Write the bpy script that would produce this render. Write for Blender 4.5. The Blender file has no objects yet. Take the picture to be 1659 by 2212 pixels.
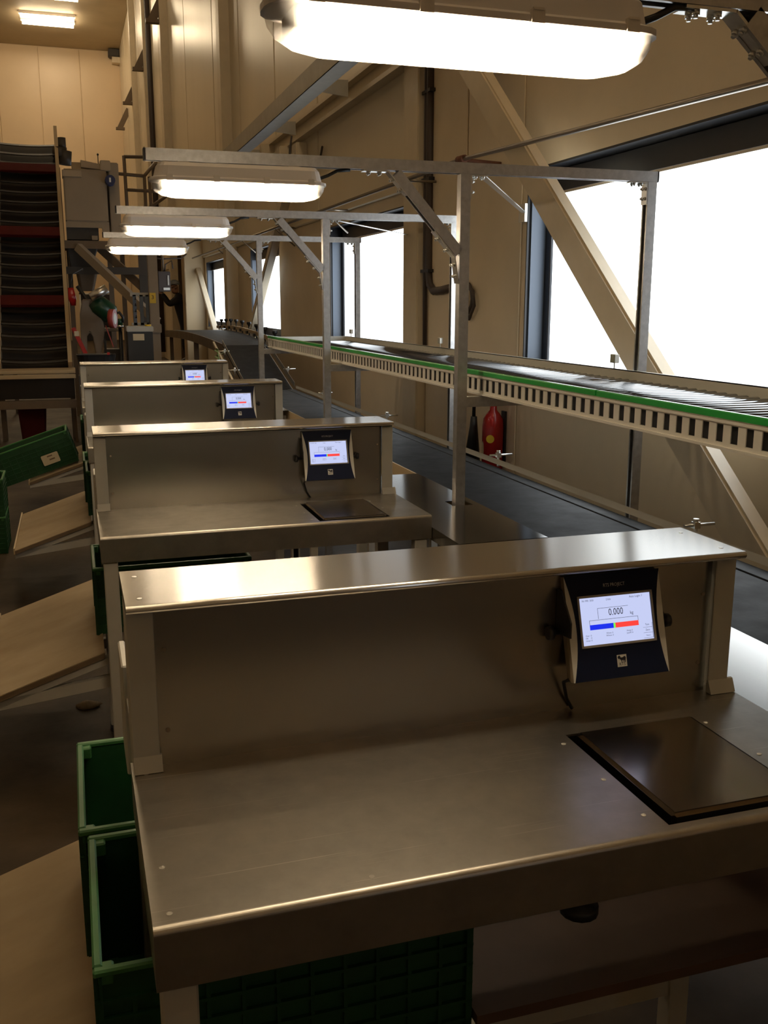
import bpy, bmesh, math, random
from mathutils import Vector as V, Matrix
random.seed(4)
C = bpy.context.scene.collection
sc = bpy.context.scene
# ------------------------------------------------------------------ camera
cam = bpy.data.cameras.new('camera'); camo = bpy.data.objects.new('camera', cam); C.objects.link(camo)
cam.sensor_fit = 'HORIZONTAL'; cam.sensor_width = 36.0; cam.lens = 36.0 * 2089.0 / 1659.0
cam.clip_start = .05; cam.clip_end = 200
Rm = Matrix(((.95272, .06340, -.29730), (-.30397, .20184, -.93105), (.00098, .97736, .21155)))
Rm = Rm.to_quaternion().normalized().to_matrix()
camo.matrix_world = Matrix.Translation((0, 0, 1.70)) @ Rm.to_4x4()
sc.camera = camo
# ------------------------------------------------------------------ world, exposure
w = bpy.data.worlds.new('sky'); sc.world = w; w.use_nodes = True
bg = w.node_tree.nodes['Background']; bg.inputs[0].default_value = (.80, .90, 1, 1); bg.inputs[1].default_value = 1.6
sc.view_settings.view_transform = 'Standard'; sc.view_settings.look = 'None'
sc.view_settings.exposure = 0.6; sc.view_settings.gamma = 1.0; sc.view_settings.use_curve_mapping = False
cy = sc.cycles
cy.use_denoising = True; cy.max_bounces = 8; cy.diffuse_bounces = 4; cy.glossy_bounces = 5; cy.transparent_max_bounces = 12
cy.caustics_reflective = False; cy.caustics_refractive = False; cy.sample_clamp_indirect = 6.0
WARM = (1.0, .82, .58)
TUBE = 50.0        # strength of the fluorescent tubes over the stations
HALL = 27.0        # strength of the hall's ceiling tubes
PANE = 2.6         # strength of the daylight in the frosted window panes
DY = 2.195         # distance from one station to the next

# ------------------------------------------------------------------ materials
M = {}
def mat(name, col, rough=.5, metal=0.0, var=0.0, scale=8.0, bump=0.0, bscale=60.0, stretch=None, emit=None, aniso=0.0, coat=0.0, spec=None, dirt=None):
    m = bpy.data.materials.new(name); m.use_nodes = True; nt = m.node_tree; N = nt.nodes; L = nt.links
    b = N['Principled BSDF']
    b.inputs['Base Color'].default_value = (*col, 1); b.inputs['Roughness'].default_value = rough; b.inputs['Metallic'].default_value = metal
    if spec is not None: b.inputs['Specular IOR Level'].default_value = spec
    if coat: b.inputs['Coat Weight'].default_value = coat; b.inputs['Coat Roughness'].default_value = .15
    if emit: b.inputs['Emission Color'].default_value = (*emit[0], 1); b.inputs['Emission Strength'].default_value = emit[1]
    if aniso:
        b.inputs['Anisotropic'].default_value = aniso; cv = N.new('ShaderNodeCombineXYZ'); cv.inputs[1].default_value = 1.0; L.new(cv.outputs[0], b.inputs['Tangent'])
    if var or bump or dirt:
        tc = N.new('ShaderNodeTexCoord'); mp = N.new('ShaderNodeMapping'); L.new(tc.outputs['Object'], mp.inputs[0])
        if stretch: mp.inputs['Scale'].default_value = stretch
    if var or dirt:
        n = N.new('ShaderNodeTexNoise'); n.inputs['Scale'].default_value = scale; n.inputs['Detail'].default_value = 6; n.inputs['Roughness'].default_value = .62
        L.new(mp.outputs[0], n.inputs['Vector'])
        r = N.new('ShaderNodeValToRGB'); e = r.color_ramp.elements
        e[0].position = .30; e[1].position = .70
        e[0].color = (*[c * (1 - var) for c in (dirt or col)], 1); e[1].color = (*[min(1, c * (1 + var * .6)) for c in col], 1)
        L.new(n.outputs['Fac'], r.inputs[0]); L.new(r.outputs[0], b.inputs['Base Color'])
        mr = N.new('ShaderNodeMapRange'); mr.inputs['To Min'].default_value = min(1, rough * 1.25); mr.inputs['To Max'].default_value = rough * .85
        L.new(n.outputs['Fac'], mr.inputs[0]); L.new(mr.outputs[0], b.inputs['Roughness'])
    if bump:
        n2 = N.new('ShaderNodeTexNoise'); n2.inputs['Scale'].default_value = bscale; n2.inputs['Detail'].default_value = 4
        L.new(mp.outputs[0], n2.inputs['Vector']); bp = N.new('ShaderNodeBump'); bp.inputs['Strength'].default_value = bump; bp.inputs['Distance'].default_value = .01
        L.new(n2.outputs['Fac'], bp.inputs['Height']); L.new(bp.outputs[0], b.inputs['Normal'])
    M[name] = m; return m
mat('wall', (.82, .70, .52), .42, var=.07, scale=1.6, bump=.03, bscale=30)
mat('panel', (.74, .65, .49), .30, var=.05, scale=.8, stretch=(1, 1, .15))
mat('far_panel', (.74, .575, .375), .35, var=.04, scale=.6)
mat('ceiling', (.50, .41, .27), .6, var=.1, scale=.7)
mat('floor', (.058, .041, .024), .58, spec=.3, var=.45, scale=2.2, bump=.12, bscale=25)
mat('beige_steel', (.72, .62, .46), .38, var=.06, scale=5)
mat('galv', (.55, .55, .55), .33, .85, var=.18, scale=38, bump=.02, bscale=120)
mat('zinc', (.72, .72, .70), .28, 1.0, var=.08, scale=50)
mat('steel', (.56, .545, .52), .20, 1.0, aniso=.95)
mat('panel_steel', (.42, .40, .36), .26, 1.0)
mat('steel_worn', (.44, .415, .37), .34, 1.0, var=.22, scale=7, bump=.015, bscale=60, aniso=.3)
mat('plate', (.44, .385, .315), .20, 1.0, var=.10, scale=3)
mat('white_paint', (.60, .585, .53), .42, var=.05, scale=7)
mat('grey_paint', (.48, .46, .41), .45, var=.08, scale=7)
mat('black', (.012, .012, .013), .45)
mat('rubber', (.02, .02, .02), .7)
mat('dark_frame', (.012, .013, .018), .35, var=.1, scale=6)
mat('blue_frame', (.10, .13, .18), .4)
mat('belt', (.004, .005, .0065), .55, var=.2, scale=10, bump=.03, bscale=90, spec=.18)
mat('roller', (.016, .017, .020), .07)
mat('alu', (.70, .67, .60), .30, 1.0, var=.05, scale=20)
mat('alu_plain', (.80, .77, .69), .40, .3)
mat('green_guard', (.02, .30, .05), .25)
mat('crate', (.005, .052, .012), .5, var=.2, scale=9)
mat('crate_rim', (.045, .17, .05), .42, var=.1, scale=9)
mat('plywood', (.38, .30, .19), .55, var=.08, scale=4, stretch=(.6, 1.4, 1), dirt=(.33, .25, .15))
mat('ply_edge', (.16, .11, .06), .7)
mat('brown_board', (.09, .05, .03), .6, var=.15, scale=4)
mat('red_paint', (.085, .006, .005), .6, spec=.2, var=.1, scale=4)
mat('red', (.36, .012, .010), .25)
mat('yellow', (.75, .50, .03), .5)
mat('cream_label', (.60, .50, .33), .6)
mat('print', (.20, .12, .07), .7)
mat('brown_steel', (.16, .115, .075), .5, .2, var=.1, scale=5)
mat('machine', (.30, .235, .165), .5, var=.06, scale=3)
mat('mixer', (.17, .14, .11), .5, var=.08, scale=5)
mat('soil', (.22, .16, .09), .9, var=.3, scale=30)
mat('leaf', (.14, .20, .06), .5)
mat('machine_dark', (.05, .042, .035), .5)
mat('rail_beige', (.52, .40, .24), .45)
mat('slat', (.020, .015, .011), .45, spec=.3, var=.2, scale=5)
mat('green_motor', (.008, .05, .02), .35)
mat('blue_motor', (.015, .025, .10), .35)
mat('conduit', (.05, .035, .03), .5)
mat('pipe', (.28, .24, .2), .35, .7)
mat('rust', (.16, .06, .03), .8)
mat('navy', (.008, .012, .034), .5, spec=.15)
mat('silver', (.72, .70, .64), .4)
mat('tan_shell', (.38, .30, .21), .4)
mat('screen_frame', (.50, .48, .46), .4)
mat('screen', (.02, .02, .03), .2, emit=((.62, .68, 1.0), .60))
mat('scr_blue', (0, 0, .1), .4, emit=((.01, .03, .85), .66))
mat('scr_red', (.1, 0, 0), .4, emit=((1, .06, .05), .66))
mat('scr_green', (0, .1, 0), .4, emit=((.2, .9, .1), .66))
mat('ink', (.01, .01, .02), .5)
mat('lettering', (.55, .55, .55), .5)
mat('lamp_body', (.72, .68, .65), .5)
mat('lamp_clip', (.72, .66, .58), .4)
mat('white', (.75, .75, .72), .5)
mat('tube', (1, 1, 1), .5, emit=(WARM, TUBE))
mat('hall_tube', (1, 1, 1), .5, emit=((1.0, .79, .51), HALL))
mat('pane', (.8, .85, .9), .25, emit=((.88, .95, 1.0), PANE))
mat('skin', (.36, .20, .13), .5)
mat('jacket', (.014, .014, .018), .7, bump=.1, bscale=15)
mat('cap', (.35, .37, .40), .6)
mat('hair', (.02, .015, .01), .6)
mat('tape_red', (.35, .05, .04), .5)
# fine straight scratches on the worn bench sheets
def scratches(m, amount):
    nt = m.node_tree; N = nt.nodes; L = nt.links; b = N['Principled BSDF']; src = b.inputs['Base Color'].links[0].from_socket
    tc = N.new('ShaderNodeTexCoord')
    for k, (rz, sx, sy) in enumerate(((.35, 3.2, 260), (-.6, 2.6, 210), (1.2, 3.0, 240))):
        mp = N.new('ShaderNodeMapping'); mp.inputs['Rotation'].default_value = (0, 0, rz); mp.inputs['Scale'].default_value = (sx, sy, 1)
        n = N.new('ShaderNodeTexNoise'); n.inputs['Scale'].default_value = 1.0; n.inputs['Detail'].default_value = 2
        r = N.new('ShaderNodeMapRange'); r.inputs['From Min'].default_value = .70; r.inputs['From Max'].default_value = .80; r.inputs['To Max'].default_value = amount
        mx = N.new('ShaderNodeMix'); mx.data_type = 'RGBA'
        L.new(tc.outputs['Object'], mp.inputs[0]); L.new(mp.outputs[0], n.inputs['Vector']); L.new(n.outputs['Fac'], r.inputs['Value']); L.new(r.outputs[0], mx.inputs['Factor'])
        for s_ in mx.inputs:
            if s_.name == 'A' and s_.type == 'RGBA': L.new(src, s_)
        for s_ in mx.inputs:
            if s_.name == 'B' and s_.type == 'RGBA': s_.default_value = (.95, .92, .86, 1)
        src = [o for o in mx.outputs if o.type == 'RGBA'][0]
    L.new(src, b.inputs['Base Color'])
scratches(M['steel_worn'], .55)
# clear ribbed plastic of the lamp covers: partly see-through, partly scattering
def diffuser():
    m = bpy.data.materials.new('diffuser'); m.use_nodes = True; nt = m.node_tree; N = nt.nodes; L = nt.links; N.remove(N['Principled BSDF'])
    t = N.new('ShaderNodeBsdfTransparent'); tr = N.new('ShaderNodeBsdfTranslucent'); g = N.new('ShaderNodeBsdfGlossy')
    t.inputs[0].default_value = (.97, .95, .92, 1); tr.inputs[0].default_value = (.9, .88, .84, 1); g.inputs['Roughness'].default_value = .15
    a = N.new('ShaderNodeMixShader'); a.inputs[0].default_value = .22; b = N.new('ShaderNodeMixShader'); b.inputs[0].default_value = .08
    L.new(t.outputs[0], a.inputs[1]); L.new(tr.outputs[0], a.inputs[2]); L.new(a.outputs[0], b.inputs[1]); L.new(g.outputs[0], b.inputs[2])
    L.new(b.outputs[0], N['Material Output'].inputs[0]); M['diffuser'] = m
diffuser()

# ------------------------------------------------------------------ helpers
class MB:
    def __init__(s): s.v = []; s.f = []; s.sm = []
    def add(s, vs, fs, smooth=False):
        o = len(s.v); s.v += [V(p) for p in vs]
        for f in fs: s.f.append([i + o for i in f]); s.sm.append(smooth)
        return s
    def box(s, x0, x1, y0, y1, z0, z1):
        vs = [(x, y, z) for z in (z0, z1) for y in (y0, y1) for x in (x0, x1)]
        return s.add(vs, [(0, 2, 3, 1), (4, 5, 7, 6), (0, 1, 5, 4), (2, 6, 7, 3), (0, 4, 6, 2), (1, 3, 7, 5)])
    def bar(s, p, q, a, b, up=(0, 0, 1)):
        p, q = V(p), V(q); d = (q - p).normalized(); u = V(up); side = d.cross(u)
        if side.length < 1e-4: side = d.cross(V((0, 1, 0)))
        side.normalize(); u = side.cross(d).normalized()
        vs = [e + side * (sx * a / 2) + u * (sz * b / 2) for e in (p, q) for sz in (-1, 1) for sx in (-1, 1)]
        return s.add(vs, [(0, 1, 3, 2), (4, 6, 7, 5), (0, 4, 5, 1), (2, 3, 7, 6), (0, 2, 6, 4), (1, 5, 7, 3)])
    def tube(s, pts, r, n=10, cap=True):
        pts = [V(p) for p in pts]; rs = r if isinstance(r, (list, tuple)) else [r] * len(pts)
        o = len(s.v); prev = None
        for i, p in enumerate(pts):
            d = (pts[min(i + 1, len(pts) - 1)] - pts[max(i - 1, 0)]).normalized()
            if prev is None:
                prev = d.orthogonal().normalized()
            side = (prev - d * prev.dot(d)).normalized(); prev = side; up = d.cross(side)
            for k in range(n):
                a = 2 * math.pi * k / n; s.v.append(p + (side * math.cos(a) + up * math.sin(a)) * rs[i])
        for i in range(len(pts) - 1):
            for k in range(n):
                k2 = (k + 1) % n; s.f.append([o + i * n + k, o + i * n + k2, o + (i + 1) * n + k2, o + (i + 1) * n + k]); s.sm.append(True)
        if cap:
            s.f.append([o + k for k in range(n)][::-1]); s.sm.append(False)
            s.f.append([o + (len(pts) - 1) * n + k for k in range(n)]); s.sm.append(False)
        return s
    def prism(s, poly, fn, a, b, smooth=()):
        # poly: 2D outline, fn(u, v, t) -> point; extruded from t = a to t = b
        n = len(poly); o = len(s.v)
        for t in (a, b): s.v += [V(fn(u, v_, t)) for u, v_ in poly]
        for i in range(n):
            j = (i + 1) % n; s.f.append([o + i, o + j, o + n + j, o + n + i]); s.sm.append(i in smooth)
        s.f.append([o + i for i in range(n)][::-1]); s.sm.append(False); s.f.append([o + n + i for i in range(n)]); s.sm.append(False)
        return s
    def loops(s, rings, smooth=True, cap0=True, cap1=True):
        o = len(s.v); n = len(rings[0])
        for r in rings: s.v += [V(p) for p in r]
        for i in range(len(rings) - 1):
            for k in range(n):
                k2 = (k + 1) % n; s.f.append([o + i * n + k, o + i * n + k2, o + (i + 1) * n + k2, o + (i + 1) * n + k]); s.sm.append(smooth)
        if cap0: s.f.append([o + k for k in range(n)][::-1]); s.sm.append(False)
        if cap1: s.f.append([o + (len(rings) - 1) * n + k for k in range(n)]); s.sm.append(smooth)
        return s
    def strut(s, p, q, open_, size=.041, t=.003, lip=.009, cap=False):
        # C-shaped slotted steel channel from p to q, its slot facing open_
        p, q = V(p), V(q); d = (q - p).normalized(); u = V(open_); u = (u - d * u.dot(d)).normalized(); w_ = d.cross(u)
        h = size / 2; i = h - t
        poly = [(-h, -h), (h, -h), (h, h), (h - lip, h), (h - lip, h - t), (i, h - t), (i, -i), (-i, -i), (-i, h - t), (-h + lip, h - t), (-h + lip, h), (-h, h)]
        n = len(poly); o = len(s.v)
        for e in (p, q): s.v += [e + w_ * a + u * b for a, b in poly]
        for k in range(n):
            j = (k + 1) % n; s.f.append([o + k, o + j, o + n + j, o + n + k]); s.sm.append(False)
        s.f.append([o + k for k in (0, 1, 6, 7)]); s.sm.append(False)
        return s
    def build(s, name, mt, parent=None, bevel=0.0, seg=2):
        me = bpy.data.meshes.new(name)
        org = ROOT.get(parent.name, V((0, 0, 0))) if parent else V((0, 0, 0))
        me.from_pydata([p - org for p in s.v], [], s.f)
        bm = bmesh.new(); bm.from_mesh(me); bmesh.ops.recalc_face_normals(bm, faces=bm.faces[:])
        if bevel:
            bmesh.ops.bevel(bm, geom=[e for e in bm.edges if len(e.link_faces) == 2 and e.calc_face_angle(0) > .6], offset=bevel, segments=seg, affect='EDGES', clamp_overlap=True)
        else:
            bm.faces.ensure_lookup_table()
            for f, sm in zip(bm.faces, s.sm): f.smooth = sm
        bm.to_mesh(me); bm.free()
        me.materials.append(M[mt] if isinstance(mt, str) else mt)
        o = bpy.data.objects.new(name, me); C.objects.link(o)
        if parent: o.parent = parent; ROOT[o.name] = org
        return o
ROOT = {}
def tag(o, label, cat, group=None):
    o['label'] = label; o['category'] = cat
    if group: o['group'] = group
    return o
def thing(name, label, cat, loc, group=None):
    o = bpy.data.objects.new(name, None); C.objects.link(o); o.location = loc; o.empty_display_size = .1
    ROOT[o.name] = V(loc); return tag(o, label, cat, group)
def struct(o): o['kind'] = 'structure'; return o
def stuff(o): o['kind'] = 'stuff'; return o
def dup(o, parent=None, loc=None, label=None):
    kids = list(o.children); c = o.copy(); C.objects.link(c)
    if parent: c.parent = parent
    if loc is not None: c.location = loc
    if label: c['label'] = label
    for k in kids: dup(k, c)
    return c
def rep(o, parent, off):
    # a further copy of one part, sharing its mesh
    c = o.copy(); C.objects.link(c); c.parent = parent; c.location = V(o.location) + V(off); ROOT[c.name] = ROOT[o.name]; return c
BOLT = MB().tube([(0, 0, 0), (0, 0, .010)], .0085, 6).tube([(0, 0, .01), (0, 0, .016)], .005, 6)
def bolt(parent, p, n, k=1.0, mt='zinc', name='bolt'):
    q = V(n).to_track_quat('Z', 'Y').to_matrix(); b = MB()
    b.v = [q @ (v * k) + V(p) for v in BOLT.v]; b.f = [f[:] for f in BOLT.f]; b.sm = BOLT.sm[:]
    return b.build(name, mt, parent)
def text(parent, body, size, mt, fn, name='lettering', align='CENTER', sx=1.0):
    cu = bpy.data.curves.new('t', 'FONT'); cu.body = body; cu.size = size; cu.align_x = align; cu.align_y = 'CENTER'; cu.resolution_u = 2
    to = bpy.data.objects.new('t', cu); C.objects.link(to)
    me = bpy.data.meshes.new_from_object(to.evaluated_get(bpy.context.evaluated_depsgraph_get()))
    bpy.data.objects.remove(to); bpy.data.curves.remove(cu)
    org = ROOT[parent.name]
    for v in me.vertices: v.co = V(fn(v.co.x * sx, v.co.y)) - org
    me.name = name; me.materials.clear(); me.materials.append(M[mt])
    o = bpy.data.objects.new(name, me); C.objects.link(o); o.parent = parent; ROOT[o.name] = org; return o

# ================================================================== SETTING
XW = 2.80; YF = 46.5; ZC = 12.3; XL = -7.0; YB = -9.0
struct(MB().box(XL, 6, YB, YF + .2, -.2, 0).build('floor', 'floor'))
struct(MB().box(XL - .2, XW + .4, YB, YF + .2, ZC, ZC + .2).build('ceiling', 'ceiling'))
struct(MB().box(XL - .2, XL, YB, YF, 0, ZC).build('wall_left', 'wall'))
struct(MB().box(XL, XW, YB - .2, YB, 0, ZC).build('wall_back', 'wall'))
wf = MB().box(XL, XW + .2, YF, YF + .2, 0, ZC).build('wall_far', 'far_panel'); struct(wf)
p0 = None; x = XW - .02
while x > -6:
    b = MB().box(x - 1.66, x, YF - .04, YF - .001, .02, ZC - .02).build('panel', 'far_panel', wf, bevel=.012, seg=1); x -= 1.68
# right wall with four window openings and one added (y from, y to)
WIN = [(-6.2, -4.8), (3.05, 5.80), (8.03, 10.75), (13.50, 15.75), (18.60, 21.0)]  # first one is unseen, added behind the camera to light front faces
ZS, ZH = 1.20, 2.515
m = MB(); y = YB
m.box(XW, XW + .2, YB, YF, 0, ZS); m.box(XW, XW + .2, YB, YF, ZH, ZC)
for a, b_ in WIN + [(YF, YF)]:
    m.box(XW, XW + .2, y, a, ZS, ZH); y = b_
wr = struct(m.build('wall_right', 'wall'))
# cladding panels of the upper wall, each proud of the wall with an open joint
edges = [8.02, 11.1, 13.4, 16.1, 18.85, 23.0, 26.1, 28.8, 31.6, 35.9, 42.8, YF - .05]
for a, b_ in zip(edges[:-1], edges[1:]):
    MB().box(XW - .035, XW - .001, a + .03, b_ - .03, 2.62, ZC - .02).build('panel', 'panel', wr, bevel=.01, seg=1)
for a, b_ in ((5.86, 6.76), (6.79, 7.6)):
    MB().box(XW - .012, XW - .001, a, b_, .05, 4.2).build('panel', 'wall', wr, bevel=.004, seg=1)
# windows
for i, (a, b_) in enumerate(WIN):
    wn = MB()
    for q in ((XW + .0, XW + .19, a, a + .012, ZS, ZH), (XW, XW + .19, b_ - .012, b_, ZS, ZH), (XW, XW + .19, a, b_, ZH - .012, ZH), (XW - .02, XW + .19, a, b_, ZS, ZS + .012)): wn.box(*q)
    wo = wn.build('window_%d' % (i + 1), 'dark_frame'); struct(wo)
    f = MB(); fw = .10
    f.box(XW + .12, XW + .17, a + .012, a + fw, ZS, ZH).box(XW + .12, XW + .17, b_ - fw, b_ - .012, ZS, ZH).box(XW + .12, XW + .17, a, b_, ZH - .15, ZH - .012).box(XW + .12, XW + .17, a, b_, ZS + .012, ZS + .12)
    fo = f.build('window_frame', 'dark_frame', wo, bevel=.006, seg=1)
    MB().box(XW + .02, XW + .12, b_ - .03, b_ - .013, ZS + .02, ZH - .16).build('jamb_lining', 'blue_frame', wo)
    MB().box(XW + .10, XW + .12, a + .02, b_ - .02, ZH - .165, ZH - .15).build('blind_rail', 'alu', wo)
    MB().box(XW - .03, XW + .1, a - .02, b_ + .02, ZS - .03, ZS).build('window_sill', 'alu', wo)
    MB().box(XW + .14, XW + .15, a + fw, b_ - fw, ZS + .12, ZH - .15).build('window_pane', 'pane', wo)
# columns against the wall
for i, (y0, y1, xo, z1) in enumerate([(7.62, 7.97, .09, ZC), (16.95, 17.3, .20, ZC), (31.6, 32.0, .22, ZC), (36.9, 37.3, .22, ZC), (21.25, 21.8, .43, 3.3), (26.3, 26.7, .22, ZC)]):
    struct(MB().box(XW - xo, XW - .001, y0, y1, 0, z1).build('trim_%d' % (i + 1), 'rail_beige' if z1 < 5 else 'beige_steel', bevel=.01))
# knee brackets high on the far columns
for i, y in enumerate((26.5, 31.8, 37.1, 42.4)):
    struct(MB().bar((2.40, y, 8.50), (2.79, y, 9.25), .16, .20).box(2.26, 2.60, y - .1, y + .1, 8.46, 8.55).build('trim_%d' % (i + 10), 'brown_steel'))
struct(MB().tube([(XW - .10, 31.0, .2), (XW - .10, 31.0, ZC)], .09, 10).build('trim_20', 'conduit'))

# steel bracing bars across the windows
def brace(label, p, q, a=.125, b=.125):
    t = thing('diagonal_brace', label, 'brace', (p[0], p[1], min(p[2], q[2])), 'diagonal wall braces')
    MB().bar(p, q, a, b, up=(1, 0, 0)).build('bar', 'beige_steel', t, bevel=.012)
    for e_ in (p, q):
        e_ = V(e_); MB().box(XW - .17, XW - (.013 if e_.y < 8 else .036), e_.y - .12, e_.y + .12, e_.z - .14, e_.z + .14).build('end_plate', 'beige_steel', t, bevel=.01)
    return t
brace('thick beige diagonal brace crossing the large window behind the roller conveyor', (2.5825, 6.485, 3.40), (2.5825, 2.45, 0.15), .19, .085)
brace('beige diagonal brace leaning across the third window behind the farther gantry posts', (2.66, 11.72, 3.38), (2.66, 15.35, 1.05), .11, .11)
brace('pale diagonal brace beside the farthest narrow window', (2.66, 21.75, 2.62), (2.66, 18.8, 1.05), .11, .11)
# conduit, cable coil
t = thing('wall_conduit', 'dark cable conduit running down the wall column beside a hanging cable loop', 'conduit', (2.72, 7.55, 1.6))
MB().tube([(2.77, 7.50, 5.2), (2.77, 7.50, 1.95), (2.77, 7.47, 1.84), (2.77, 7.38, 1.79), (2.77, 7.2, 1.795), (2.77, 6.78, 1.83)], .032, 10).build('pipe', 'conduit', t)
MB().tube([(2.765, 7.58, 5.2), (2.765, 7.58, 2.0), (2.765, 7.56, 1.2)], .018, 8).build('pipe', 'conduit', t)
for z in (1.95, 2.65, 3.3): MB().box(2.74, 2.80, 7.44, 7.63, z - .012, z + .012).build('clip', 'black', t)
t = thing('cable_loop', 'dark cable loop hanging on the wall right of the nearest full gantry post', 'cable', (2.77, 6.6, 1.6))
MB().tube([(2.77, 6.80 - .21 * math.cos(a) * (1 if a < 3.2 else 1), 1.73 + .13 * math.sin(a)) for a in [k * .42 for k in range(-3, 12)]], .015, 8).build('cable', 'conduit', t)
MB().tube([(2.76, 6.66, 1.83), (2.76, 6.56, 1.78), (2.76, 6.53, 1.68), (2.76, 6.62, 1.585), (2.76, 6.74, 1.66)], .012, 8).build('cable', 'conduit', t)
MB().box(2.72, 2.79, 6.70, 6.80, 1.64, 1.78).build('plug', 'black', t, bevel=.01)
# pipes along the wall
t = thing('wall_pipe', 'thin steel pipe running along the wall above the far windows', 'pipe', (2.5, 6.2, 2.6))
MB().tube([(2.52, 6.32, 2.62), (2.52, 21, 2.60)], .016, 8).build('pipe', 'pipe', t)
for y in (7.4, 9.9, 12.4, 14.9, 17.4):
    MB().tube([(2.52, y, 2.62), (2.785, y, 2.62)], .010, 6).tube([(2.52, y, 2.61), (2.785, y + .05, 2.40)], .010, 6).build('bracket', 'pipe', t)
t = thing('stay_pipe', 'bare steel pipe with rusty collar slanting above the largest window', 'pipe', (2.52, 6.24, 2.62))
MB().tube([(2.50, 6.19, 2.613), (2.50, 3.2, 2.497), (2.50, 1.0, 2.41)], .014, 8).build('pipe', 'pipe', t)
MB().tube([(2.50, 6.23, 2.614), (2.50, 6.12, 2.610)], .026, 10).tube([(2.50, 6.19, 2.613), (2.786, 6.19, 2.60)], .012, 8).build('collar', 'rust', t)
# steel rail and beam high on the wall
t = thing('wall_beam', 'long beige steel beam bolted high along the right wall', 'beam', (2.7, 6, 3.56))
MB().box(2.66, 2.765, 5.8, 13.9, 3.56, 3.60).box(2.735, 2.765, 5.8, 13.9, 3.60, 3.74).box(2.66, 2.765, 5.8, 13.9, 3.74, 3.77).build('beam', 'beige_steel', t)
MB().box(2.56, 2.79, 13.35, 13.5, 3.35, 3.75).box(2.56, 2.79, 12.2, 12.4, 3.3, 3.56).build('bracket', 'beige_steel', t, bevel=.01)
for z in (3.48, 3.55, 3.62): bolt(t, (2.56, 13.42, z), (-1, 0, 0), 3, 'beige_steel')
t = thing('angle_rail', 'grey steel angle rail held out from the beige wall beam on three brackets', 'rail', (2.23, 8, 3.6))
MB().box(2.20, 2.205, 7.6, 14.6, 3.60, 3.78).box(2.2, 2.36, 7.6, 14.6, 3.60, 3.606).build('rail', 'grey_paint', t)
for y in (9.45, 11.72, 13.95):
    MB().prism([(2.206, 3.66), (2.656, 3.61), (2.656, 3.76), (2.206, 3.75)], lambda u, v, q: (u, q, v), y, y + .012).build('bracket', 'grey_paint', t)
MB().tube([(2.6, 11.7, 3.6), (2.58, 11.75, 3.35), (2.62, 11.6, 3.18), (2.7, 11.2, 3.12), (2.74, 10.9, 3.25), (2.74, 10.8, 3.36)], .012, 8).build('hanging_cable', 'conduit', t)
# fire extinguisher
t = thing('fire_extinguisher', 'red fire extinguisher with black horn hung on wall under the roller conveyor', 'extinguisher', (2.70, 6.02, .52))
ex, ey = 2.70, 6.02
MB().tube([(ex, ey, .50), (ex, ey, .515), (ex, ey, .88), (ex, ey, .93), (ex, ey, .965), (ex, ey, .99), (ex, ey, 1.03)], [.055, .072, .072, .066, .045, .025, .022], 20).build('cylinder', 'red', t)
MB().tube([(ex, ey, 1.03), (ex, ey, 1.075)], .026, 12).bar((ex, ey, 1.06), (ex - .02, ey - .11, 1.085), .02, .012).bar((ex, ey, 1.085), (ex - .02, ey - .13, 1.125), .022, .008).build('valve', 'red', t)
MB().tube([(ex - .02, ey + .03, 1.05), (ex - .06, ey + .12, 1.06), (ex - .07, ey + .17, 1.0), (ex - .07, ey + .17, .92)], .013, 8).build('hose', 'black', t)
MB().tube([(ex - .07, ey + .17, .93), (ex - .07, ey + .17, .86), (ex - .075, ey + .18, .58)], [.022, .028, .062], 14).build('horn', 'black', t)
MB().tube([(ex - .044, ey - .058, .80), (ex - .0446, ey - .0589, .80)], .028, 14).build('sticker', 'yellow', t)
MB().prism([(.06 * math.cos(a), .03 * math.sin(a)) for a in [k * math.pi / 4 for k in range(8)]], lambda u, v, q: (ex - .0725 - q, ey + u * .3, .72 + v * 2), 0, .0006).build('label', 'cream_label', t)
MB().box(ex + .073, XW - .013, ey - .03, ey + .03, .60, .98).build('wall_bracket', 'black', t)
# ceiling lamps of the hall
def hall_lamp(label, x0, x1, y):
    t = thing('hall_ceiling_lamp', label, 'lamp', ((x0 + x1) / 2, y, ZC - .2), 'hall ceiling lamps')
    MB().box(x0 - .05, x1 + .05, y - .085, y + .085, ZC - .10, ZC - .001).build('housing', 'lamp_body', t)
    MB().tube([(x0, y, ZC - .16), (x1, y, ZC - .17)], .07, 10).build('fluorescent_tube', 'hall_tube', t)
hall_lamp('glowing ceiling lamp at the upper left, nearer of the close pair', -1.03, .88, 41.35)
hall_lamp('glowing ceiling lamp at the upper left, farther of the close pair', -1.0, .87, 42.25)
hall_lamp('ceiling lamp cut by the top edge of the photo at the upper left', -.3, 1.0, 38.7)
for x, y in ((0, 33), (0, 28), (0, 22), (1.0, 7.5), (1.4, 4.5), (1.0, 1.5), (.2, -1.5), (-4, 38)):  # unseen lamps, added to brighten the walls and the station fronts
    hall_lamp('unseen ceiling lamp added to brighten the hall', x - .9, x + .9, y)
t = thing('wall_speaker', 'small dark box speaker in the far upper corner of the hall', 'speaker', (2.7, 46.2, 11.9))
MB().box(2.3, 2.75, 45.9, 46.4, 11.98, 12.28).build('body', 'machine_dark', t, bevel=.03); MB().box(2.45, 2.78, 46.0, 46.42, 11.75, 11.98).build('bracket', 'beige_steel', t)

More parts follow.
